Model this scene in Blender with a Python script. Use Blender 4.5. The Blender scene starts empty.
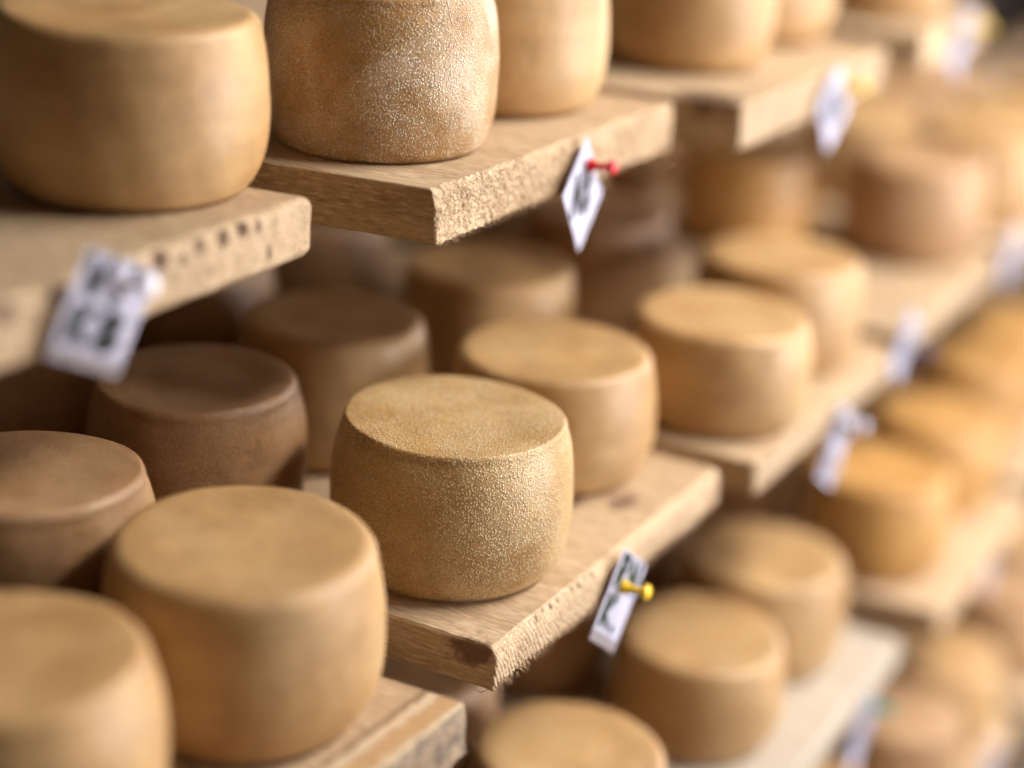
import bpy, bmesh, math, random
from mathutils import Vector, Matrix, noise
C = bpy.context.scene.collection
sc = bpy.context.scene
random.seed(7)
V = Vector

# ------------------------------------------------------------------ helpers
def link(name, me, mats, parent=None, loc=(0, 0, 0), smooth=True):
    o = bpy.data.objects.new(name, me)
    C.objects.link(o)
    for m in (mats if isinstance(mats, (list, tuple)) else [mats]):
        me.materials.append(m)
    o.location = loc
    if parent is not None:
        o.parent = parent
    if smooth:
        for p in me.polygons:
            p.use_smooth = True
    return o

def tag(o, label, cat, group=None):
    o['label'] = label
    o['category'] = cat
    if group:
        o['group'] = group
    return o

def mesh(name, verts, faces, mi=None):
    me = bpy.data.meshes.new(name)
    me.from_pydata([tuple(v) for v in verts], [], faces)
    if mi:
        for p, k in zip(me.polygons, mi):
            p.material_index = k
    me.update()
    return me

def box_bm(bm, x0, x1, y0, y1, z0, z1):
    vs = [bm.verts.new((x, y, z)) for x in (x0, x1) for y in (y0, y1) for z in (z0, z1)]
    for f in ((0, 1, 3, 2), (4, 6, 7, 5), (0, 4, 5, 1), (2, 3, 7, 6), (0, 2, 6, 4), (1, 5, 7, 3)):
        bm.faces.new([vs[i] for i in f])

def structure(name, x0, x1, y0, y1, z0, z1, m):
    bm = bmesh.new(); box_bm(bm, x0, x1, y0, y1, z0, z1)
    bmesh.ops.recalc_face_normals(bm, faces=bm.faces)
    me = bpy.data.meshes.new(name); bm.to_mesh(me); bm.free()
    o = link(name, me, m, smooth=False); o['kind'] = 'structure'
    return o

def lathe(name, prof, seg, fn=None):
    """prof: list of (r, z) from bottom centre to top centre"""
    vs, fs = [], []
    rings = []
    for r, z in prof:
        if r < 1e-6:
            rings.append([len(vs)]); vs.append(V((0, 0, z)))
        else:
            ring = []
            for k in range(seg):
                a = 2 * math.pi * k / seg
                ring.append(len(vs)); vs.append(V((r * math.cos(a), r * math.sin(a), z)))
            rings.append(ring)
    for A, B in zip(rings, rings[1:]):
        for k in range(seg):
            k2 = (k + 1) % seg
            if len(A) == 1 and len(B) > 1:
                fs.append((A[0], B[k2], B[k]))
            elif len(B) == 1 and len(A) > 1:
                fs.append((A[k], A[k2], B[0]))
            elif len(A) > 1:
                fs.append((A[k], A[k2], B[k2], B[k]))
    if fn:
        vs = [fn(v) for v in vs]
    return mesh(name, vs, fs)

# ------------------------------------------------------------------ materials
class NT:
    def __init__(s, name):
        s.m = bpy.data.materials.new(name); s.m.use_nodes = True
        s.t = s.m.node_tree
        s.b = s.t.nodes['Principled BSDF']
    def n(s, kind, **kw):
        nd = s.t.nodes.new(kind)
        for k, v in kw.items():
            if k.startswith('_'):
                setattr(nd, k[1:], v)
            else:
                nd.inputs[k.replace('__', ' ')].default_value = v
        return nd
    def l(s, a, b):
        s.t.links.new(a, b)
    def math(s, op, a, b=None, clamp=False):
        nd = s.t.nodes.new('ShaderNodeMath'); nd.operation = op; nd.use_clamp = clamp
        for i, v in enumerate((a, b)):
            if v is None: continue
            if isinstance(v, (int, float)): nd.inputs[i].default_value = v
            else: s.l(v, nd.inputs[i])
        return nd.outputs[0]
    def mix(s, f, a, b, blend='MIX'):
        nd = s.t.nodes.new('ShaderNodeMix'); nd.data_type = 'RGBA'; nd.blend_type = blend
        for i, v in ((0, f), (6, a), (7, b)):
            if isinstance(v, (int, float)): nd.inputs[i].default_value = v
            elif isinstance(v, tuple): nd.inputs[i].default_value = v if len(v) == 4 else (*v, 1)
            else: s.l(v, nd.inputs[i])
        return nd.outputs[2]
    def rng(s, v, a, b, c=0.0, d=1.0, smooth=False):
        nd = s.t.nodes.new('ShaderNodeMapRange')
        if smooth: nd.interpolation_type = 'SMOOTHSTEP'
        s.l(v, nd.inputs[0])
        for i, x in enumerate((a, b, c, d)): nd.inputs[i + 1].default_value = x
        return nd.outputs[0]
    def noise(s, vec, scale, detail=2.0, rough=.5, dist=0.0):
        nd = s.n('ShaderNodeTexNoise', Scale=scale, Detail=detail, Roughness=rough, Distortion=dist)
        s.l(vec, nd.inputs['Vector']); return nd.outputs[0]
    def bump(s, h, strength, dist, nrm=None):
        nd = s.n('ShaderNodeBump', Strength=strength, Distance=dist)
        s.l(h, nd.inputs['Height'])
        if nrm is not None: s.l(nrm, nd.inputs['Normal'])
        return nd.outputs[0]

def plain(name, col, rough=.5, **kw):
    q = NT(name); q.b.inputs['Base Color'].default_value = (*col, 1); q.b.inputs['Roughness'].default_value = rough
    for k, v in kw.items(): q.b.inputs[k.replace('__', ' ')].default_value = v
    return q.m

def rind(name, dark, light, grain=(.86, .70, .46), bloom=.5, gscale=620., patch=(.42, .62), keep=.35, low=.22):
    q = NT(name)
    tc = q.n('ShaderNodeTexCoord')
    oi = q.n('ShaderNodeObjectInfo')
    off = q.n('ShaderNodeVectorMath', _operation='ADD')
    q.l(tc.outputs['Object'], off.inputs[0])
    cmb = q.n('ShaderNodeCombineXYZ')
    r = q.math('MULTIPLY', oi.outputs['Random'], 37.0)
    q.l(r, cmb.inputs[0]); q.l(r, cmb.inputs[2]); q.l(cmb.outputs[0], off.inputs[1])
    P = off.outputs[0]
    big = q.noise(P, 9, 4, .55, .4)
    mid = q.noise(P, 42, 4, .6, .3)
    base = q.mix(q.rng(big, .32, .68), dark, light)
    base = q.mix(q.rng(mid, .35, .7, 0, .55), base, tuple(c * f for c, f in zip(light, (1.12, 1.06, .95))))
    # faint horizontal bands left by the mould cloth
    mp = q.n('ShaderNodeMapping'); mp.inputs['Scale'].default_value = (5, 5, 70); q.l(P, mp.inputs['Vector'])
    band = q.noise(mp.outputs[0], 1.4, 3, .6)
    base = q.mix(q.rng(band, .45, .75, 0, .3), base, tuple(c * .72 for c in dark))
    pn = q.noise(P, 14, 3, .55, .6)
    def dots(sc, lo, hi, keep):
        vo = q.n('ShaderNodeTexVoronoi', Scale=sc); vo.feature = 'F1'
        q.l(P, vo.inputs['Vector'])
        sp = q.n('ShaderNodeSeparateColor'); q.l(vo.outputs['Color'], sp.inputs[0])
        return q.math('MULTIPLY', q.rng(vo.outputs['Distance'], hi, lo, 0, 1, True), q.rng(sp.outputs[0], keep, min(1, keep + .25)), True)
    g = dots(gscale, .18, .50, keep)
    g2 = dots(gscale * .55, .10, .36, .5)
    dk = q.noise(P, gscale * .8, 2, .6)
    gm = q.math('MULTIPLY', g, q.rng(pn, patch[0], patch[1], low, .95), True)
    gm2 = q.math('MULTIPLY', g2, q.rng(pn, patch[0], patch[1], .15, .8), True)
    m = q.math('MULTIPLY', q.math('MAXIMUM', gm, gm2), bloom, True)
    haze = q.math('MULTIPLY', q.rng(pn, patch[0], patch[1] + .12, 0, .28), bloom, True)
    pit = q.math('MULTIPLY', q.rng(dk, .47, .32), bloom * .6, True)
    base = q.mix(haze, base, grain)
    base = q.mix(pit, base, tuple(c * .6 for c in dark))
    base = q.mix(m, base, grain)
    var = q.rng(oi.outputs['Random'], 0, 1, .9, 1.06)
    hs = q.n('ShaderNodeHueSaturation'); q.l(base, hs.inputs['Color']); q.l(var, hs.inputs['Value'])
    q.l(hs.outputs[0], q.b.inputs['Base Color'])
    q.l(q.rng(mid, .3, .7, .38, .52), q.b.inputs['Roughness'])
    q.b.inputs['Specular IOR Level'].default_value = .48
    q.b.inputs['Subsurface Weight'].default_value = .12
    q.b.inputs['Subsurface Radius'].default_value = (.012, .006, .0025)
    q.b.inputs['Subsurface Scale'].default_value = 1.0
    h = q.math('ADD', q.math('MULTIPLY', q.math('MAXIMUM', g, g2), .8), q.math('MULTIPLY', dk, .6))
    nrm = q.bump(h, min(1, .25 + bloom * .75), .0011)
    nrm = q.bump(mid, .35, .004, nrm)
    q.l(nrm, q.b.inputs['Normal'])
    return q.m

def wood(name, dark, light, spots=(), end=False, mould=0.0, scale=1.0, scol=(.075, .035, .018), bands=(), bslope=0.0):
    """plank wood, grain along object Y; spots: (x, y, z, r, (sx, sy, sz), strength) stains in object metres"""
    q = NT(name)
    tc = q.n('ShaderNodeTexCoord'); P = tc.outputs['Object']
    mp = q.n('ShaderNodeMapping')
    mp.inputs['Scale'].default_value = (38 * scale, 2.2 * scale, 60 * scale) if not end else (90, 20, 26)
    if end: mp.inputs['Rotation'].default_value = (0, math.radians(24), 0)
    q.l(P, mp.inputs['Vector'])
    g = q.noise(mp.outputs[0], 1.0, 6, .62, 1.1)
    fine = q.noise(mp.outputs[0], 6.0, 4, .65, .3)
    mp2 = q.n('ShaderNodeMapping'); mp2.inputs['Scale'].default_value = (420, 55, 420); q.l(P, mp2.inputs['Vector'])
    dash = q.noise(mp2.outputs[0], 1.0, 3, .6, .2)
    big = q.noise(P, 7, 3, .5)
    base = q.mix(q.rng(g, .3, .7), light, dark)
    base = q.mix(q.rng(big, .35, .7, 0, .35), base, tuple(c * f for c, f in zip(light, (1.05, .97, .9))))
    base = q.mix(q.rng(fine, .52, .75, 0, .45), base, tuple(c * .62 for c in dark))
    if not end:
        base = q.mix(q.rng(dash, .55, .68, 0, .55), base, tuple(c * .5 for c in dark))
        base = q.mix(q.rng(dash, .47, .34, 0, .7), base, tuple(min(1, c * 1.2) for c in light))
    if end:
        sp = q.noise(P, 520, 3, .6)
        base = q.mix(q.rng(sp, .52, .68, 0, .75), base, tuple(min(1, c * 1.25) for c in light))
        base = q.mix(q.rng(sp, .46, .34, 0, .6), base, tuple(c * .42 for c in dark))
    if mould:
        mn = q.noise(P, 55, 5, .65, .5)
        base = q.mix(q.rng(mn, .4, .62, 0, mould), base, (.13, .10, .08))
    if bands:
        sx = q.n('ShaderNodeSeparateXYZ'); q.l(P, sx.inputs[0])
        yy = q.math('ADD', q.math('ADD', sx.outputs[1], q.math('MULTIPLY', q.math('SUBTRACT', sx.outputs[0], .42), bslope)), q.math('MULTIPLY', q.math('SUBTRACT', q.noise(P, 60, 4, .65), .5), .014))
        for (y0, hw, col, st) in bands:          # worn and weathered strips along the edge
            dd = q.math('ABSOLUTE', q.math('SUBTRACT', yy, y0))
            base = q.mix(q.rng(dd, hw * 1.3, hw * .6, 0, st, True), base, col)
    for (x, y, z, r, s, st) in spots:
        a = q.n('ShaderNodeVectorMath', _operation='SUBTRACT'); q.l(P, a.inputs[0]); a.inputs[1].default_value = (x, y, z)
        b = q.n('ShaderNodeVectorMath', _operation='MULTIPLY'); q.l(a.outputs[0], b.inputs[0]); b.inputs[1].default_value = s
        c = q.n('ShaderNodeVectorMath', _operation='LENGTH'); q.l(b.outputs[0], c.inputs[0])
        d = q.math('ADD', c.outputs['Value'], q.math('MULTIPLY', q.math('SUBTRACT', q.noise(P, 130, 3), .5), r * 1.2))
        base = q.mix(q.rng(d, r, r * .45, 0, st, True), base, scol)
    q.l(base, q.b.inputs['Base Color'])
    q.b.inputs['Roughness'].default_value = .78
    q.b.inputs['Specular IOR Level'].default_value = .25
    nrm = q.bump(fine, .5, .0012)
    nrm = q.bump(dash, .6, .0014, nrm)
    q.l(q.bump(g, .3, .002, nrm), q.b.inputs['Normal'])
    return q.m

WL, WD = (.52, .385, .25), (.355, .235, .132)
M = {}
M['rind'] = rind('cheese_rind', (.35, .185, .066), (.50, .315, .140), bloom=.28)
M['speckled'] = rind('speckled_cheese_rind', (.33, .165, .038), (.47, .275, .085), grain=(.90, .74, .47), bloom=.95, gscale=480, patch=(.3, .6), keep=.08, low=.6)
M['frosted'] = rind('frosted_cheese_rind', (.29, .14, .034), (.42, .235, .080), grain=(.95, .84, .66), bloom=1.0, gscale=500, patch=(.40, .58), keep=.12, low=.32)
M['amber'] = rind('amber_cheese_rind', (.33, .155, .036), (.48, .265, .08), bloom=.2)
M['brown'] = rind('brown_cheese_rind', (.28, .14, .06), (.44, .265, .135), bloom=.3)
M['paper'] = plain('tag_paper', (.47, .455, .565), .6)
M['ink'] = plain('marker_ink', (.012, .016, .014), .5)
M['greenink'] = plain('green_marker_ink', (.012, .03, .012), .5)
M['sleeve'] = plain('tag_plastic_hem', (.26, .225, .24), .3)
M['steel'] = plain('pin_steel', (.6, .6, .62), .25, Metallic=1.0)
for n_, c_ in dict(red=(.62, .008, .012), yellow=(.86, .56, .01), white=(.82, .76, .84), purple=(.06, .035, .10), green=(.02, .33, .24), navy=(.07, .06, .16)).items():
    M['pin_' + n_] = plain(n_ + '_pin_plastic', c_, .28)
M['plaster'] = plain('cellar_plaster', (.055, .036, .024), .9)
M['concrete'] = plain('cellar_floor', (.12, .075, .042), .8)
M['rail'] = wood('rack_rail_wood', (.30, .18, .09), (.42, .27, .14))

# ------------------------------------------------------------------ the cellar room
structure('floor', -2.2, 8.2, -2.2, 2.1, -.1, 0, M['concrete'])
structure('ceiling', -2.2, 8.2, -2.2, 2.1, 3.0, 3.1, M['plaster'])
structure('wall_back', -2.2, 8.2, 2.0, 2.1, 0, 3.0, M['plaster'])
structure('wall_aisle', -2.2, 8.2, -2.2, -2.1, 0, 3.0, M['plaster'])
structure('wall_far', 8.1, 8.2, -2.1, 2.0, 0, 3.0, M['plaster'])
structure('wall_near', -2.2, -2.1, -2.1, 2.0, 0, 3.0, M['plaster'])

# ------------------------------------------------------------------ boards
def steps(a, b, fine, n_f, coarse):
    """positions from a to b: n_f fine steps then growing steps up to coarse"""
    out = [a]; d = fine
    for i in range(400):
        if out[-1] + d >= b - 1e-6: break
        out.append(out[-1] + d)
        if i > n_f: d = min(coarse, d * 1.35)
    if b - out[-1] < d * .5 and len(out) > 2: out[-1] = b
    else: out.append(b)
    return out

SKEW = {}
def board(x0, x1, yf, zt, th, mats, label, step=.006, r=.003, end='fuzz', amp=.0015, seed=0, waney=0, chamfer=0, back=1.72, skew=0.0):
    """plank lying along Y; object origin at its front left top corner"""
    L = back - yf; W = x1 - x0
    skew = SKEW.get(zt, 0.0)      # sides not quite square to the sawn ends
    nx = max(8, int(W / step))
    xs = [W * i / nx for i in range(nx + 1)]
    for e in (r * .35, r):
        xs += [e, W - e]
    xs = sorted(set(round(x, 6) for x in xs))
    nz = max(6, int(th / step))
    zs = [-th * k / nz for k in range(nz + 1)]
    for e in (r * .35, r): zs += [-e, -th + e]
    zs = sorted(set(round(z, 6) for z in zs))
    ys = sorted(set([round(y, 6) for y in steps(0, L, step, int(.05 / step), .06)] + [round(r * .35, 6), round(r, 6)]))
    idx = {}; vs = []; fs = []; mi = []
    nX, nY, nZ = len(xs), len(ys), len(zs)
    def disp(x, y, z):
        p = V((x, y, z))
        q = V((min(max(x, r), W - r), min(max(y, r), L - r), min(max(z, -th + r), -r)))
        d = p - q
        if d.length > 1e-9: p = q + d.normalized() * r
        s = V((seed * 3.1, 0, seed * 1.7))
        # slow warp of the sawn faces
        p.z += .0012 * noise.noise(V((x * 7, y * 3, 0)) + s) * (1 if y > .0 else 0)
        p.x += .0012 * noise.noise(V((0, y * 6, z * 20)) + s)
        fr = max(0.0, 1 - y / .010)            # how near the sawn end
        if fr > 0:
            if chamfer:
                c = max(0.0, 1 - abs(z) / (th * .40))
                p.y += chamfer * c * c * fr * (.8 + .5 * noise.noise(V((x * 14, 0, 3)) + s))
            p.y += .0035 * noise.noise(V((x * 18, 0, z * 16)) + s) * fr
            if end == 'fuzz':
                p.y += amp * (noise.noise(V((x * 330, z * 330, 5)) + s) + .8 * noise.noise(V((x * 700, z * 700, 9)) + s)) * fr
                p.z += amp * .8 * noise.noise(V((x * 420, y * 420, z * 420)) + s) * fr
            elif end == 'ridge':
                u = x * .87 + z * .5 + .004 * noise.noise(V((x * 30, z * 30, 2)) + s)
                u += .010 * (z / th) * noise.noise(V((x * 9, 1, 4)) + s) + .0016 * noise.noise(V((x * 160, z * 60, 8)) + s)
                rd = math.sin(u * 2 * math.pi / .0047) * (.45 + .9 * abs(noise.noise(V((x * 110, z * 40, 2)) + s)))
                low = .35 + .65 * min(1, max(0, -z / (th * .5)))
                p.y += (amp * rd * low + amp * .7 * noise.noise(V((x * 600, z * 600, 9)) + s)) * fr
                if z < -th * .8: p.z += (amp * 1.3 * rd + amp * noise.noise(V((x * 500, 7, 1)) + s)) * fr
            else:
                p.y += amp * noise.noise(V((x * 90, z * 90, 5)) + s) * fr
        if waney and x < .03:
            # the round of the log left on the top left edge, chipped
            c = max(0.0, 1 - x / .012) * max(0.0, 1 - abs(z) / (th * .5))
            p.x += waney * c * (1 + .4 * noise.noise(V((y * 60, z * 90, 1)))) * (1 if y < .12 else max(0, 1 - (y - .12) / .05))
        p.x += skew * p.y
        return p
    def vert(i, j, k):
        t = (i, j, k)
        if t not in idx:
            idx[t] = len(vs); vs.append(disp(xs[i], ys[j], zs[k]))
        return idx[t]
    def quad(a, b, c, d, m):
        fs.append((vert(*a), vert(*b), vert(*c), vert(*d))); mi.append(m)
    for i in range(nX - 1):
        for j in range(nY - 1):
            quad((i, j, nZ - 1), (i + 1, j, nZ - 1), (i + 1, j + 1, nZ - 1), (i, j + 1, nZ - 1), 0)
            quad((i, j, 0), (i, j + 1, 0), (i + 1, j + 1, 0), (i + 1, j, 0), 0)
        for k in range(nZ - 1):
            quad((i, 0, k), (i + 1, 0, k), (i + 1, 0, k + 1), (i, 0, k + 1), 1)
            quad((i, nY - 1, k), (i, nY - 1, k + 1), (i + 1, nY - 1, k + 1), (i + 1, nY - 1, k), 1)
    for j in range(nY - 1):
        for k in range(nZ - 1):
            quad((0, j, k), (0, j, k + 1), (0, j + 1, k + 1), (0, j + 1, k), 0)
            quad((nX - 1, j, k), (nX - 1, j + 1, k), (nX - 1, j + 1, k + 1), (nX - 1, j, k + 1), 0)
    me = mesh('shelf_board', vs, fs, mi)
    o = link('shelf_board', me, mats, loc=(x0, yf, zt))
    tag(o, label, 'shelf board', 'boards of the cheese rack')
    return o

def splinters(o, pts, mat, ln=(.002, .006), rad=.00022, down=.5):
    """torn wood fibres standing off a sawn end: short tapering strands"""
    bm = bmesh.new()
    for (x, z) in pts:
        p = V((x, random.uniform(-.0008, .0012), z))
        d = V((random.uniform(-.7, .7), -random.uniform(.3, 1), random.uniform(-1, .5) - down)).normalized()
        l = random.uniform(*ln); bend = V((random.uniform(-1, 1), random.uniform(-.6, .2), random.uniform(-1, 1))) * l * .45
        prev = None
        for k in range(4):
            t = k / 3
            c = p + d * l * t + bend * t * t
            rr = rad * (1.15 - t)
            ring = [bm.verts.new(c + V((math.cos(a), 0, math.sin(a))) * rr) for a in (0, 2.09, 4.19)]
            if prev:
                for q in range(3):
                    bm.faces.new((prev[q], prev[(q + 1) % 3], ring[(q + 1) % 3], ring[q]))
            prev = ring
        bm.faces.new(prev)
    me = bpy.data.meshes.new('splinter_fuzz'); bm.to_mesh(me); bm.free()
    s = link('splinter_fuzz', me, mat, parent=o)
    s['kind'] = 'stuff'
    return s

Z1, Z2, Z3, Z4 = 1.401, 1.05, .673, .303
SKEW.update({Z1: -.14, Z2: -.06, Z3: -.06, Z4: -.05})
T1, T2, T3, T4 = .047, .038, .036, .036
bw = lambda n, f=1.0, **k: wood(n, tuple(c * f for c in WD), tuple(c * f for c in WL), **k)
plank = [bw('pine_plank'), bw('pine_plank_pale', 1.1), bw('pine_plank_tan', .9, scale=1.3)]
sawn = [bw('sawn_end'  , 1.0, end=True), bw('sawn_end_pale', 1.12, end=True), bw('sawn_end_tan', .88, end=True)]

# top shelf
holes = [(.20, -.001, -.006, .013, (1, .4, 1.0), .9), (.238, -.001, -.009, .010, (1, .4, .7), .95), (.272, -.001, -.006, .008, (1, .4, .9), .8), (.300, -.001, -.008, .012, (1.2, .4, .7), .95), (.322, -.001, -.014, .007, (1, .4, 1), .6),
         (.340, -.001, -.006, .008, (1, .4, .8), .8), (.368, -.001, -.007, .010, (1.1, .4, .9), .9), (.393, -.001, -.006, .009, (1, .4, .9), .95), (.412, -.001, -.009, .006, (1, .4, .9), .8), (.352, -.001, -.030, .006, (1.2, .4, .8), .6), (.10, -.001, -.012, .014, (1, .4, 1), .7),
         (.425, -.001, -.033, .007, (1.3, .4, .8), .75), (.15, -.001, -.007, .011, (1, .4, .8), .85)]
A1 = board(.62, 1.105, .80, Z1, T1 + .003, [bw('worm_holed_plank', .95), bw('worm_holed_end', 1.0, end=True, spots=holes)],
           'thick shelf board with dark worm holes along its end, on top shelf', step=.004, r=.009, end='plain', amp=.0012, seed=1)
B1 = board(1.183, 1.632, .736, Z1, T1, [bw('grainy_plank', 1.0), bw('fuzzy_sawn_end', 1.08, end=True)],
           'top shelf board with fuzzy rough sawn end bearing the red pin', step=.0014, r=.002, end='fuzz', amp=.0020, seed=2, chamfer=.004)
splinters(B1, [(random.uniform(0, .445), -T1 * random.random() ** .8) for _ in range(2400)], sawn[1], ln=(.002, .0055), rad=.0003)
splinters(B1, [(random.uniform(0, .445), -T1 * random.uniform(.93, 1)) for _ in range(260)], sawn[1], ln=(.003, .007), rad=.00034)
C1 = board(1.676, 2.12, .677, Z1, T1 + .002, [bw('knotted_plank', .95, spots=[(.012, .045, -.004, .030, (1, .55, 1.2), .93)]), sawn[2]],
           'top shelf board with dark dent on corner and yellow pinned tag', step=.005, r=.003, end='plain', seed=3)
D1 = board(2.25, 2.535, .672, Z1, T1 + .002, [plank[2], sawn[1]], 'farthest visible top shelf board, at the upper right corner of the photo', step=.006, r=.003, end='plain', seed=4)
# middle shelf
A2 = board(.60, 1.026, .590, Z2, T2 + .006, [bw('worn_plank', .98, bands=[(.0155, .0075, (.46, .26, .105), .6), (.029, .0045, (.60, .47, .32), .7), (.037, .003, (.16, .085, .04), .6), (.002, .0045, (.62, .49, .33), .7)], bslope=.045), bw('mould_stained_end', .72, end=True, mould=.85)],
           'worn middle shelf board with grey mould stained end, under the nearest cheeses', step=.003, r=.0025, end='fuzz', amp=.0016, seed=5, chamfer=.005)
splinters(A2, [(random.uniform(.2, .445), -(T2 + .006) * random.uniform(.8, 1)) for _ in range(120)], sawn[1], ln=(.003, .007), rad=.0003)
B2 = board(1.107, 1.562, .614, Z2, T2,
           [bw('silvery_plank', 1.03, spots=[(.0, .022, -.008, .020, (.8, .7, 1.7), .85), (.0, .026, -.017, .012, (1, .6, 1.9), .55), (.322, .046, 0, .019, (.62, 1.25, .8), .75), (.285, .085, 0, .012, (.4, 1, .8), .45)], scol=(.12, .062, .040)), bw('ridged_sawn_end', 1.1, end=True, spots=[(.050 + .0125 * k, .0, -.002 - .0006 * (k % 3), .0042, (1, .6, .8 + .25 * (k % 2)), .85) for k in range(11)])],
           'middle shelf board with ridged sawn end, dark side knot and yellow pin', step=.0013, r=.002, end='ridge', amp=.0012, seed=6, waney=.006, chamfer=.008)
splinters(B2, [(random.uniform(0, .45), -T2 * random.uniform(.85, 1)) for _ in range(420)], sawn[1], ln=(.003, .0075), rad=.00038)
splinters(B2, [(random.uniform(0, .45), -T2 * random.random()) for _ in range(900)], sawn[1], ln=(.001, .003), rad=.0002)
C2 = board(1.598, 2.052, .590, Z2, T2, [plank[0], sawn[2]], 'middle shelf board right of the ridged one, with white pinned tag', step=.005, r=.003, end='plain', seed=7)
D2 = board(2.10, 2.555, .600, Z2, T2, [plank[2], sawn[2]], 'middle shelf board with an empty stretch before its brown cheese', step=.006, r=.003, end='plain', seed=8)
E2 = board(2.605, 3.06, .600, Z2, T2, [plank[0], sawn[0]], 'middle shelf board cut by the right edge of the photo', step=.008, end='plain', seed=9)
F2 = board(3.11, 3.565, .61, Z2, T2, [plank[2], sawn[2]], 'blurred far middle shelf board under the dim upper right cheeses', step=.01, end='plain', seed=10)
G2 = board(3.615, 4.07, .62, Z2, T2, [plank[0], sawn[0]], 'farthest middle shelf board, hardly visible at the top right edge', step=.01, end='plain', seed=18)
# lower shelf
A3 = board(1.06, 1.515, .535, Z3, T3, [plank[2], sawn[0]], 'lower shelf board under the cheese cut by bottom edge of photo', step=.006, end='plain', seed=11)
B3 = board(1.56, 2.015, .520, Z3, T3, [wood('pale_plank', (.37, .31, .245), (.47, .41, .335)), wood('pale_sawn_end', (.37, .31, .245), (.47, .41, .335), end=True)], 'pale lower shelf board whose tag has a green pin', step=.005, r=.003, end='plain', seed=12)
C3 = board(2.115, 2.57, .500, Z3, T3, [bw('pale_pine_plank', 1.05), sawn[1]], 'lower shelf board under the amber cheese, with dark purple pin', step=.005, r=.003, end='plain', seed=13)
D3 = board(2.62, 3.075, .52, Z3, T3, [plank[0], sawn[0]], 'blurred lower shelf board beyond the dark purple pin', step=.01, end='plain', seed=14)
# bottom shelf
B4 = board(1.60, 2.055, .48, Z4, T4, [plank[0], sawn[0]], 'bottom shelf board low in the frame beneath the green pin', step=.008, end='plain', seed=15)
C4 = board(2.10, 2.555, .455, Z4, T4, [plank[1], sawn[1]], 'bottom shelf board with blurred white tag at the lower right corner', step=.006, end='plain', seed=16)
D4 = board(2.60, 3.055, .43, Z4, T4, [plank[0], sawn[0]], 'bottom shelf board under the blurred cheese at right edge', step=.008, end='plain', seed=17)

# curled shaving hanging from the ridged board
bm = bmesh.new(); prev = None
for k in range(15):
    t = k / 14; a = 2.6 * t
    c = V((.004 + .022 * (1 - math.cos(a)) * .55 - .010 * t, .006 + .026 * t, -T2 - .001 - .010 * math.sin(a * .9)))
    ring = [bm.verts.new(c + V((0, math.cos(b), math.sin(b))) * .0005 * (1.2 - t)) for b in (0, 1.57, 3.14, 4.71)]
    if prev:
        for q in range(4): bm.faces.new((prev[q], prev[(q + 1) % 4], ring[(q + 1) % 4], ring[q]))
    prev = ring
me = bpy.data.meshes.new('wood_curl'); bm.to_mesh(me); bm.free()
link('wood_curl', me, sawn[1], parent=B2)

# rack that carries the boards (out of sight under and behind them)
def beam(name, x0, x1, y0, y1, z0, z1, label, cat, group):
    bm = bmesh.new(); box_bm(bm, x0, x1, y0, y1, z0, z1)
    bmesh.ops.recalc_face_normals(bm, faces=bm.faces)
    bmesh.ops.bevel(bm, geom=list(bm.edges), offset=.003, segments=2, affect='EDGES')
    me = bpy.data.meshes.new(name); bm.to_mesh(me); bm.free()
    return tag(link(name, me, M['rail'], smooth=False), label, cat, group)
for z, t, w in ((Z1, T1, 'top'), (Z2, T2, 'middle'), (Z3, T3, 'lower'), (Z4, T4, 'bottom')):
    for y, s in ((1.12, 'front'), (1.62, 'back')):
        beam('rack_rail', -.3, 5.6, y, y + .05, z - t - .062, z - t - .008 if w != 'x' else 0, 'dark wooden rail hidden in shade under the %s shelf boards, %s one' % (w, s), 'rail', 'rails of the rack')
for x, s in ((-.36, 'near'), (5.6, 'far')):
    for y, d in ((1.11, 'front'), (1.61, 'back')):
        beam('rack_post', x, x + .06, y, y + .07, 0, 1.9, 'upright wooden post at the %s %s corner of the rack' % (s, d), 'post', 'posts of the rack')

# ------------------------------------------------------------------ cheeses
def profile(R, H, n, top=.935, base=.84, soft=.075, zend=.925):
    """barrel side with a soft shoulder; returns (r, z)"""
    pr = [(0, 0)]
    for k in range(1, 6): pr.append((R * base * .93 * k / 5.0, 0.0))
    side = []
    for k in range(n + 1):
        t = k / n
        edge = base + (top - base) * t
        w = 1 - abs(2 * t - .98) ** 2.5
        side.append((R * (edge + (1 - edge) * max(0, w) ** .85), H * (.025 + (zend - .025) * t)))
    pr += [(R * base * .975, H * .006)]
    pr += side
    r1, z1 = side[-1]
    for a in (14, 28, 42, 56, 70, 82, 90):      # rounded shoulder
        a = math.radians(a)
        pr.append((r1 - R * soft * (1 - math.cos(a)), z1 + (H - z1) * math.sin(a)))
    rr = pr[-1][0]
    for k in range(1, 9):
        f = 1 - k / 8.0
        pr.append((rr * f, H - .0012 * (1 - f * f) + .0005 * math.sin(f * 9)))
    return pr

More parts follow.
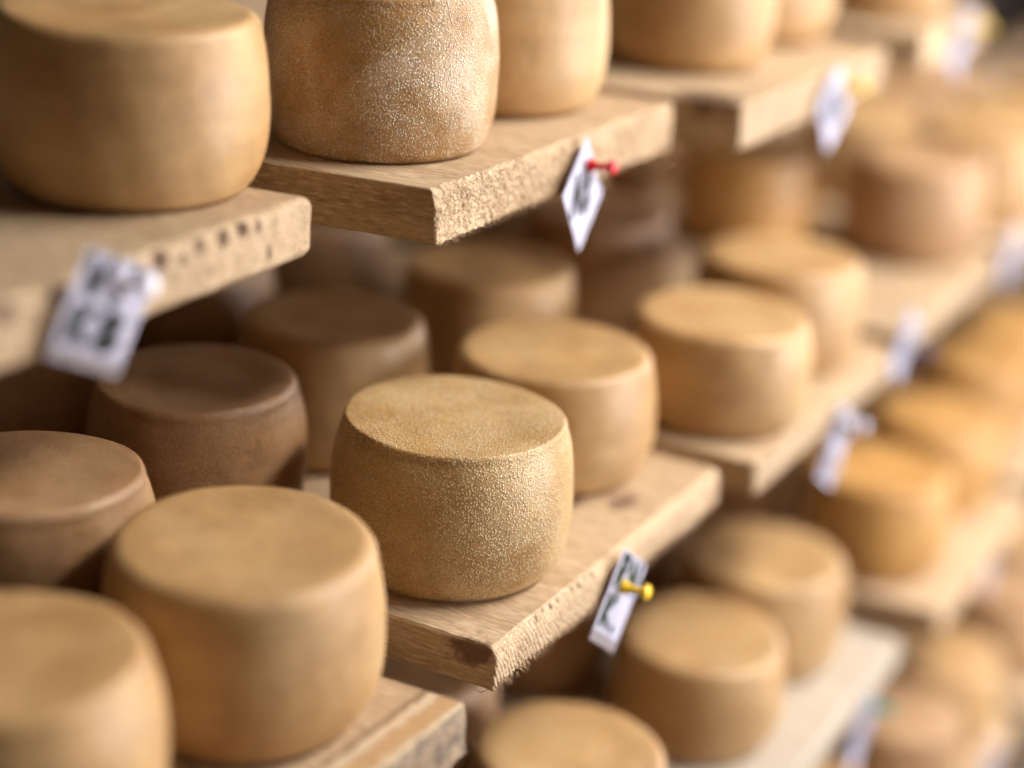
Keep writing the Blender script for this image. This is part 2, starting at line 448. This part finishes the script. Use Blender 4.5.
def cheese(X, Y, Z, D, H, mat, label, seg=64, n=22, seed=0, top=.94, base=.84, soft=.095, zend=.915, group='cheese wheels on the rack', lumps=.0022):
    s = V((seed * 5.3, seed * 2.1, seed * .7))
    tilt = random.uniform(-.004, .004)
    def fn(v):
        r = math.hypot(v.x, v.y)
        k = min(1, v.z / .012)
        d = noise.noise(v * 11 + s) * lumps + noise.noise(v * 34 + s) * lumps * .3
        if r > 1e-6:
            f = 1 + d * k / r * min(1, r / .05)
            x, y = v.x * f, v.y * f
        else:
            x, y = v.x, v.y
        z = v.z
        if v.z > H * .5:
            z += (noise.noise(V((v.x * 14, v.y * 14, 3)) + s) * lumps * .8 + tilt * v.x / .1) * (v.z / H - .5) * 2
        return V((x, y, z))
    me = lathe('cheese_wheel', profile(D / 2 * 1.012, H, n, top=top, base=base, soft=soft, zend=zend), seg, fn)
    o = link('cheese_wheel', me, mat, loc=(X, Y, Z + .0006))
    o.rotation_euler.z = seed * 1.37
    tag(o, label, 'cheese', group)
    return o

R_, S_, F_, A_, N_ = (M[k] for k in ('rind', 'speckled', 'frosted', 'amber', 'brown'))
hi = dict(seg=128, n=44)
CH = [
 # top shelf
 (1.036, .929, Z1, .212, .138, R_, 'large smooth tan cheese wheel on the worm-holed board at upper left', hi),
 (1.292, .867, Z1, .207, .140, F_, 'white frosted cheese wheel in sharp focus on the red-pinned top board', dict(seg=160, n=60, base=.88, top=.91, soft=.03, zend=.965)),
 (1.515, .871, Z1, .200, .138, R_, 'tan cheese wheel right behind the frosted one on the red-pinned board', hi),
 (1.847, .825, Z1, .193, .138, R_, 'pale cheese wheel on top board above its dark dented corner', {}),
 (2.066, .835, Z1, .198, .138, R_, 'golden cheese wheel at right end of the top board with yellow pin', {}),
 (2.400, .790, Z1, .200, .138, R_, 'barely visible cheese wheel on the farthest top shelf board', {}),
 # middle shelf, front row
 (.714, .755, Z2, .200, .138, R_, 'nearest blurred cheese wheel in the bottom left corner of the photo', dict(seg=128, n=44, top=.90, soft=.10, zend=.90)),
 (.929, .733, Z2, .211, .139, R_, 'large blurred pale cheese wheel standing on the mould-stained board', dict(seg=128, n=44, top=.94, soft=.135, zend=.90)),
 (1.229, .736, Z2, .215, .1385, S_, 'grainy brown speckled cheese wheel in sharp focus on the ridged board', dict(seg=160, n=60, top=.905, soft=.035, zend=.955)),
 (1.4685, .766, Z2, .208, .1235, R_, 'smooth cheese wheel just right of and behind the sharp speckled wheel', hi),
 (1.708, .688, Z2, .200, .1145, R_, 'cheese wheel at the left front of the white-pinned middle shelf board', {}),
 (1.914, .706, Z2, .201, .1285, R_, 'cheese wheel at the right front of the white-pinned middle shelf board', {}),
 (2.470, .720, Z2, .203, .144, N_, 'brown cheese wheel standing alone past an empty stretch of middle board', {}),
 # middle shelf, second row
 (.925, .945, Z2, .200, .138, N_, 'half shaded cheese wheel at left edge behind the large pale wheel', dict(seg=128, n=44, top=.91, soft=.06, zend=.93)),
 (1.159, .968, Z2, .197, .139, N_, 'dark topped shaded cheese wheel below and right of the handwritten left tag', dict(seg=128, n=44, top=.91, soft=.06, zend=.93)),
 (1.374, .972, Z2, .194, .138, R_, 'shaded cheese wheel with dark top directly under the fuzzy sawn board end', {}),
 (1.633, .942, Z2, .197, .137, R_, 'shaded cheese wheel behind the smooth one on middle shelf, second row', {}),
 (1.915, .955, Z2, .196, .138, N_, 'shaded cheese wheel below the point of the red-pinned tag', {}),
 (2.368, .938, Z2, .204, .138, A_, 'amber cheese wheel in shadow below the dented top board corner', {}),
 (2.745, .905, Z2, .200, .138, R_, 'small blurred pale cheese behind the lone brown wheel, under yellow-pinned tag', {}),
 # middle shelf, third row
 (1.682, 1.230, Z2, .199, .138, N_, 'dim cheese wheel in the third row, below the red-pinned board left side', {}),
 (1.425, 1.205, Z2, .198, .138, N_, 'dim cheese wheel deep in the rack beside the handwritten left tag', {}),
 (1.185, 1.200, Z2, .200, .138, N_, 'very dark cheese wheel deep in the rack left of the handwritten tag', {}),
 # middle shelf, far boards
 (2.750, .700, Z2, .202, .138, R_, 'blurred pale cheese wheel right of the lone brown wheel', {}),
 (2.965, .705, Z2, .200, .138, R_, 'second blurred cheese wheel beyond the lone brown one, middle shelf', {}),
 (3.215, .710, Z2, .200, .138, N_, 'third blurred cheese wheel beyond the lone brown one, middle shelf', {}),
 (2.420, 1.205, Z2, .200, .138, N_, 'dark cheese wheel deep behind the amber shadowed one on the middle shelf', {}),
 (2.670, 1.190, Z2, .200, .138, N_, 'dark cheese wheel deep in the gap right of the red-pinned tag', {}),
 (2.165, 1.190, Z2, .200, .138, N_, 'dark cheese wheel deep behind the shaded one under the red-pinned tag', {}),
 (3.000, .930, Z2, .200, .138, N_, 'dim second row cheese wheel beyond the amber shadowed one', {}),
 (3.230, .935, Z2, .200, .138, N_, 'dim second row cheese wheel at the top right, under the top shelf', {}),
 # lower shelf
 (1.360, .663, Z3, .205, .131, R_, 'cheese wheel seen from above, cut by bottom edge below ridged board', hi),
 (1.668, .658, Z3, .198, .1235, R_, 'cheese wheel in front on the pale green-pinned lower board', {}),
 (1.878, .669, Z3, .209, .134, R_, 'cheese wheel at the back right of the pale green-pinned lower board', {}),
 (2.222, .639, Z3, .207, .137, A_, 'amber cheese wheel at left end of the purple-pinned lower board', {}),
 (2.476, .638, Z3, .200, .138, A_, 'golden cheese wheel right behind the amber one on the lower shelf', {}),
 (2.772, .666, Z3, .200, .138, A_, 'golden blurred cheese wheel third from the amber one, lower shelf', {}),
 (2.985, .660, Z3, .200, .138, A_, 'golden blurred cheese wheel near right edge, farthest on lower shelf', {}),
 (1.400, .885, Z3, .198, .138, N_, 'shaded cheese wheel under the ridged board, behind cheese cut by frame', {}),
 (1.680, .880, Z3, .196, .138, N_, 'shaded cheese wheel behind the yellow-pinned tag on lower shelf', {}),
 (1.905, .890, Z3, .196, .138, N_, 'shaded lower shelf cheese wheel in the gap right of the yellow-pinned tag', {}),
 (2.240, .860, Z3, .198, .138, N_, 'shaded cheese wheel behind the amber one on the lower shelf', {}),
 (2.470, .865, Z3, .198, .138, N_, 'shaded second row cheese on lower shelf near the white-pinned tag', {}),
 # bottom shelf
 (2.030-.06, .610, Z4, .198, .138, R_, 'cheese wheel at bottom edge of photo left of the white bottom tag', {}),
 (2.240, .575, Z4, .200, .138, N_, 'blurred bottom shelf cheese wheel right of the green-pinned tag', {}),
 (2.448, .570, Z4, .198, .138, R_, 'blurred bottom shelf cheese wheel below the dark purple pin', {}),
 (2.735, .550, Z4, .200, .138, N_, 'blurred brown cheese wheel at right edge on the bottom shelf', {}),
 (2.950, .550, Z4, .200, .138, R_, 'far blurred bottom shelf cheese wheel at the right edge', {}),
]
for i, (X, Y, Z, D, H, m, lab, kw) in enumerate(CH):
    cheese(X, Y, Z, D, H, m, lab, seed=i + 1, **kw)

# ------------------------------------------------------------------ tags and push pins
def stroke(bm, pts, w, y):
    """flat marker stroke with a little thickness, on the card face"""
    for (a, b) in zip(pts, pts[1:]):
        a, b = V((a[0], 0, a[1])), V((b[0], 0, b[1]))
        d = (b - a)
        if d.length < 1e-6: continue
        d.normalize(); nrm = V((-d.z, 0, d.x)) * w / 2
        a2, b2 = a - d * w * .35, b + d * w * .35
        q = [a2 - nrm, b2 - nrm, b2 + nrm, a2 + nrm]
        lo = [bm.verts.new((p.x, y, p.z)) for p in q]; up = [bm.verts.new((p.x, y - .00025, p.z)) for p in q]
        bm.faces.new(up); bm.faces.new(lo[::-1])
        for k in range(4): bm.faces.new((lo[k], lo[(k + 1) % 4], up[(k + 1) % 4], up[k]))

GL = {  # hand drawn letter shapes in a unit box
 'N': [[(0, 0), (.05, 1), (.75, .02), (.8, 1)]],
 'V': [[(0, 1), (.3, 0), (.8, 1)]],
 '/': [[(0, 0), (.6, 1)]],
 'i': [[(.2, 0), (.25, .6)], [(.28, .9), (.30, .98)]],
 'K': [[(.05, 0), (.1, 1)], [(.75, 1), (.12, .45), (.8, 0)]],
 'R': [[(.05, 0), (.1, 1), (.6, .95), (.68, .7), (.5, .5), (.1, .45), (.8, 0)]],
 '8': [[(.4, .52), (.1, .75), (.3, 1), (.62, .85), (.4, .52), (.05, .22), (.35, 0), (.7, .2), (.4, .52)]],
 '.': [[(.2, .02), (.26, .06)]],
 '2': [[(.05, .8), (.3, 1), (.6, .8), (.1, .05), (.75, .0)]],
 '4': [[(.5, 0), (.5, 1), (.0, .35), (.75, .35)]],
 'M': [[(0, 0), (.1, 1), (.4, .3), (.7, 1), (.85, 0)]],
}
def tag_card(cx, cy, cz, w, h, tilt, label, rows, pin_at, pin_col, pin_label, hem=.011, trot=0.0, ink='ink', sw=.085, lean=.06, swing=0.0, curl=.0):
    root = bpy.data.objects.new('price_tag', None); C.objects.link(root)
    root.location = (cx, cy, cz)
    root.rotation_euler = (lean, tilt, swing)
    tag(root, label, 'tag', 'tags pinned to the board ends')
    # paper: thin, faintly bowed
    def sheet(x0, x1, z0, z1, t, nx=10, nz=8, off=0.0):
        vs, fs = [], []
        for side in (0, 1):
            for i in range(nx + 1):
                for k in range(nz + 1):
                    x = x0 + (x1 - x0) * i / nx; z = z0 + (z1 - z0) * k / nz
                    vs.append((x, off + side * t - curl * (abs(x) / w) ** 1.5, z))
        n1 = (nx + 1) * (nz + 1); I = lambda s, i, k: s * n1 + i * (nz + 1) + k
        for i in range(nx):
            for k in range(nz):
                fs.append((I(0, i, k), I(0, i + 1, k), I(0, i + 1, k + 1), I(0, i, k + 1)))
                fs.append((I(1, i, k), I(1, i, k + 1), I(1, i + 1, k + 1), I(1, i + 1, k)))
        for i in range(nx):
            fs.append((I(0, i, 0), I(1, i, 0), I(1, i + 1, 0), I(0, i + 1, 0))); fs.append((I(0, i, nz), I(0, i + 1, nz), I(1, i + 1, nz), I(1, i, nz)))
        for k in range(nz):
            fs.append((I(0, 0, k), I(0, 0, k + 1), I(1, 0, k + 1), I(1, 0, k))); fs.append((I(0, nx, k), I(1, nx, k), I(1, nx, k + 1), I(0, nx, k + 1)))
        return vs, fs
    z0 = -h / 2 + hem
    link('paper', mesh('paper', *sheet(-w / 2, w / 2, z0, h / 2, .0006)), M['paper'], parent=root, smooth=False)
    if hem:
        hm = link('plastic_hem', mesh('plastic_hem', *sheet(-w / 2 - .001, w / 2 + .001, -h / 2, z0, .0009, off=-.0001)), M['sleeve'], parent=root, smooth=False)
        hm['label'] = 'grey plastic strip along the lower edge'
    if rows:
        bm = bmesh.new()
        nr = len(rows); ph = (h - hem) / nr
        for r, txt in enumerate(rows):
            cw = w * .84 / len(txt); zt = h / 2 - ph * (r + 1) + ph * .14
            for c, chx in enumerate(txt):
                if chx == ' ': continue
                x = -w * .42 + cw * c + cw * .08
                for st in GL[chx]:
                    stroke(bm, [(x + cw * .84 * a, zt + ph * .7 * b + .06 * ph * a) for a, b in st], min(w, h) * sw, -.0001 - curl * .5)
        if trot:
            bmesh.ops.rotate(bm, verts=bm.verts, cent=(0, 0, 0), matrix=Matrix.Rotation(trot, 3, 'Y'))
            bmesh.ops.scale(bm, verts=bm.verts, vec=(.74, 1, .74))
        me = bpy.data.meshes.new('handwriting'); bm.to_mesh(me); bm.free()
        wr = link('handwriting', me, M[ink], parent=root, smooth=False)
        wr['label'] = 'dark handwritten marks'
    # the pin
    px, pz = pin_at
    p = bpy.data.objects.new('push_pin', None); C.objects.link(p)
    p.location = (px, cy - .0018 - (cz - pz) * -math.sin(lean) * .0, pz)
    p.rotation_euler = (math.radians(90 - 6), 0, math.radians(random.uniform(-3, 3)))
    tag(p, pin_label, 'push pin', 'push pins in the board ends')
    k = 1.18; kl = 1.3
    link('handle', lathe('handle', [(r * k, z * kl) for r, z in [(0, 0), (.0052, 0), (.0058, .0008), (.0056, .0022), (.0040, .0040), (.0030, .0058), (.0028, .0125), (.0034, .0150), (.0054, .0168),
                                    (.0060, .0178), (.0060, .0196), (.0054, .0204), (0, .0206)]], 32), M['pin_' + pin_col], parent=p)
    link('needle', lathe('needle', [(0, -.010), (.0004, -.008), (.00055, 0), (0, .0004)], 10), M['steel'], parent=p)
    return root

tl = math.radians
tag_card(.838, .780, 1.378, .062, .078, tl(27), 'handwritten white tag on the worm-holed board at left', ['V/', 'K8'], (.856, 1.396), 'white', 'blurred white push pin in the left handwritten tag', lean=.02, swing=-.22, sw=.13)
tag_card(1.432, .730, 1.347, .090, .070, tl(49), 'creased white tag hanging pointed under the fuzzy sawn board end', ['N8'], (1.437, 1.374), 'red', 'red push pin sticking out of the fuzzy board end', hem=0, lean=.03, trot=tl(-42), swing=.16, sw=.16)
tag_card(1.323, .607, 1.004, .066, .089, tl(37), 'white tag with green black scribble on the ridged board end', ['RN', 'K.'], (1.326, 1.018), 'yellow', 'sharp yellow push pin in the ridged middle shelf board end', ink='greenink', lean=.03, sw=.12)
tag_card(1.925, .668, 1.358, .080, .066, tl(50), 'blurred scribbled tag on the top board with the dented corner', ['NM'], (1.950, 1.381), 'yellow', 'blurred yellow push pin in the dented top board', hem=0, lean=.03, trot=tl(-42), sw=.12)
tag_card(2.405, .665, 1.372, .062, .086, tl(30), 'blurred white tag on the farthest top shelf board', ['N2'], (2.435, 1.388), 'yellow', 'dull yellow push pin at the top right corner', hem=0, lean=.03)
tag_card(1.835, .583, .990, .062, .090, tl(32), 'blurred scribbled tag in front of amber cheese, middle shelf', ['NM', 'K4'], (1.846, 1.015), 'white', 'white push pin in the tag above the amber cheese', hem=0, lean=.03)
tag_card(2.055, .583, 1.052, .062, .080, tl(36), 'blurred lilac tag on middle shelf at edge of the empty stretch', ['V8'], (2.086, 1.036), 'navy', 'dark blue push pin beside the empty board stretch', hem=0, lean=.03)
tag_card(2.550, .585, 1.050, .062, .082, tl(36), 'blurred tag at the right edge below the lone brown cheese', ['K'], (2.590, 1.036), 'navy', 'dark push pin at the right edge of the photo', hem=0, lean=.03)
tag_card(1.868, .513, .612, .060, .088, tl(36), 'blurred tag on the pale lower board with teal pin', ['N'], (1.886, .642), 'green', 'teal green push pin at the bottom of the photo', hem=0, lean=.03)
tag_card(2.345, .493, .628, .034, .040, tl(36), 'tiny blurred slip on lower board below the amber cheese', [], (2.368, .648), 'purple', 'dark purple push pin on the lower shelf board', hem=0, lean=.03)
tag_card(2.345, .447, .322, .062, .086, tl(36), 'pale blurred tag touching the bottom edge of the photo', ['N'], (2.36, .290), 'white', 'white push pin at the very bottom right', hem=0, lean=.03)

# ------------------------------------------------------------------ light
def area(name, loc, target, sx, sy, power, col):
    l = bpy.data.lights.new(name, 'AREA'); l.shape = 'RECTANGLE'; l.size = sx; l.size_y = sy; l.energy = power; l.color = col
    o = bpy.data.objects.new(name, l); C.objects.link(o); o.location = loc
    d = V(target) - V(loc); o.rotation_euler = d.to_track_quat('-Z', 'Y').to_euler()
    return o
area('aisle_lamp', (2.55, -.44, 2.9), (2.3, .3, 1.0), 2.2, .36, 135, (1, .95, .89))
area('window_light', (2.45, -1.97, 1.2), (1.45, .8, 1.1), 1.9, .95, 160, (.95, .95, 1.0))
area('far_window_light', (7.9, -.9, 1.6), (2.0, .4, 1.1), 1.7, 1.4, 150, (.86, .92, 1.0))
area('warm_fill_light', (-1.4, -1.5, 1.7), (1.3, .8, 1.1), 1.0, 1.6, 6, (1, .74, .42))  # added warm fill behind the camera to lift the dark left faces; no door
w = bpy.data.worlds.new('cellar_air'); sc.world = w; w.use_nodes = True
w.node_tree.nodes['Background'].inputs[0].default_value = (1, .8, .58, 1)
w.node_tree.nodes['Background'].inputs[1].default_value = .01

# ------------------------------------------------------------------ camera
TH = math.radians(29.0); PITCH = 0.371697989; ROLL = 0.0597513555; FPX = 1765.23605
fw = V((math.cos(TH) * math.cos(PITCH), math.sin(TH) * math.cos(PITCH), -math.sin(PITCH)))
rt = V((math.sin(TH), -math.cos(TH), 0)); up = rt.cross(fw)
r2 = rt * math.cos(ROLL) + up * math.sin(ROLL); u2 = up * math.cos(ROLL) - rt * math.sin(ROLL)
cd = bpy.data.cameras.new('camera'); cam = bpy.data.objects.new('camera', cd); C.objects.link(cam)
m3 = Matrix((r2, u2, -fw)).transposed().to_4x4(); m3.translation = V((0, 0, 1.05 + .728814))
cam.matrix_world = m3
cd.sensor_fit = 'HORIZONTAL'; cd.sensor_width = 36; cd.lens = FPX / 1024 * 36; cd.clip_start = .05
cd.dof.use_dof = True; cd.dof.focus_distance = 1.475; cd.dof.aperture_fstop = 0.88
sc.camera = cam
sc.view_settings.view_transform = 'Standard'; sc.view_settings.look = 'None'; sc.view_settings.gamma = 1
sc.view_settings.use_curve_mapping = False
sc.view_settings.exposure = 0.0
sc.cycles.use_denoising = True
sc.cycles.max_bounces = 8
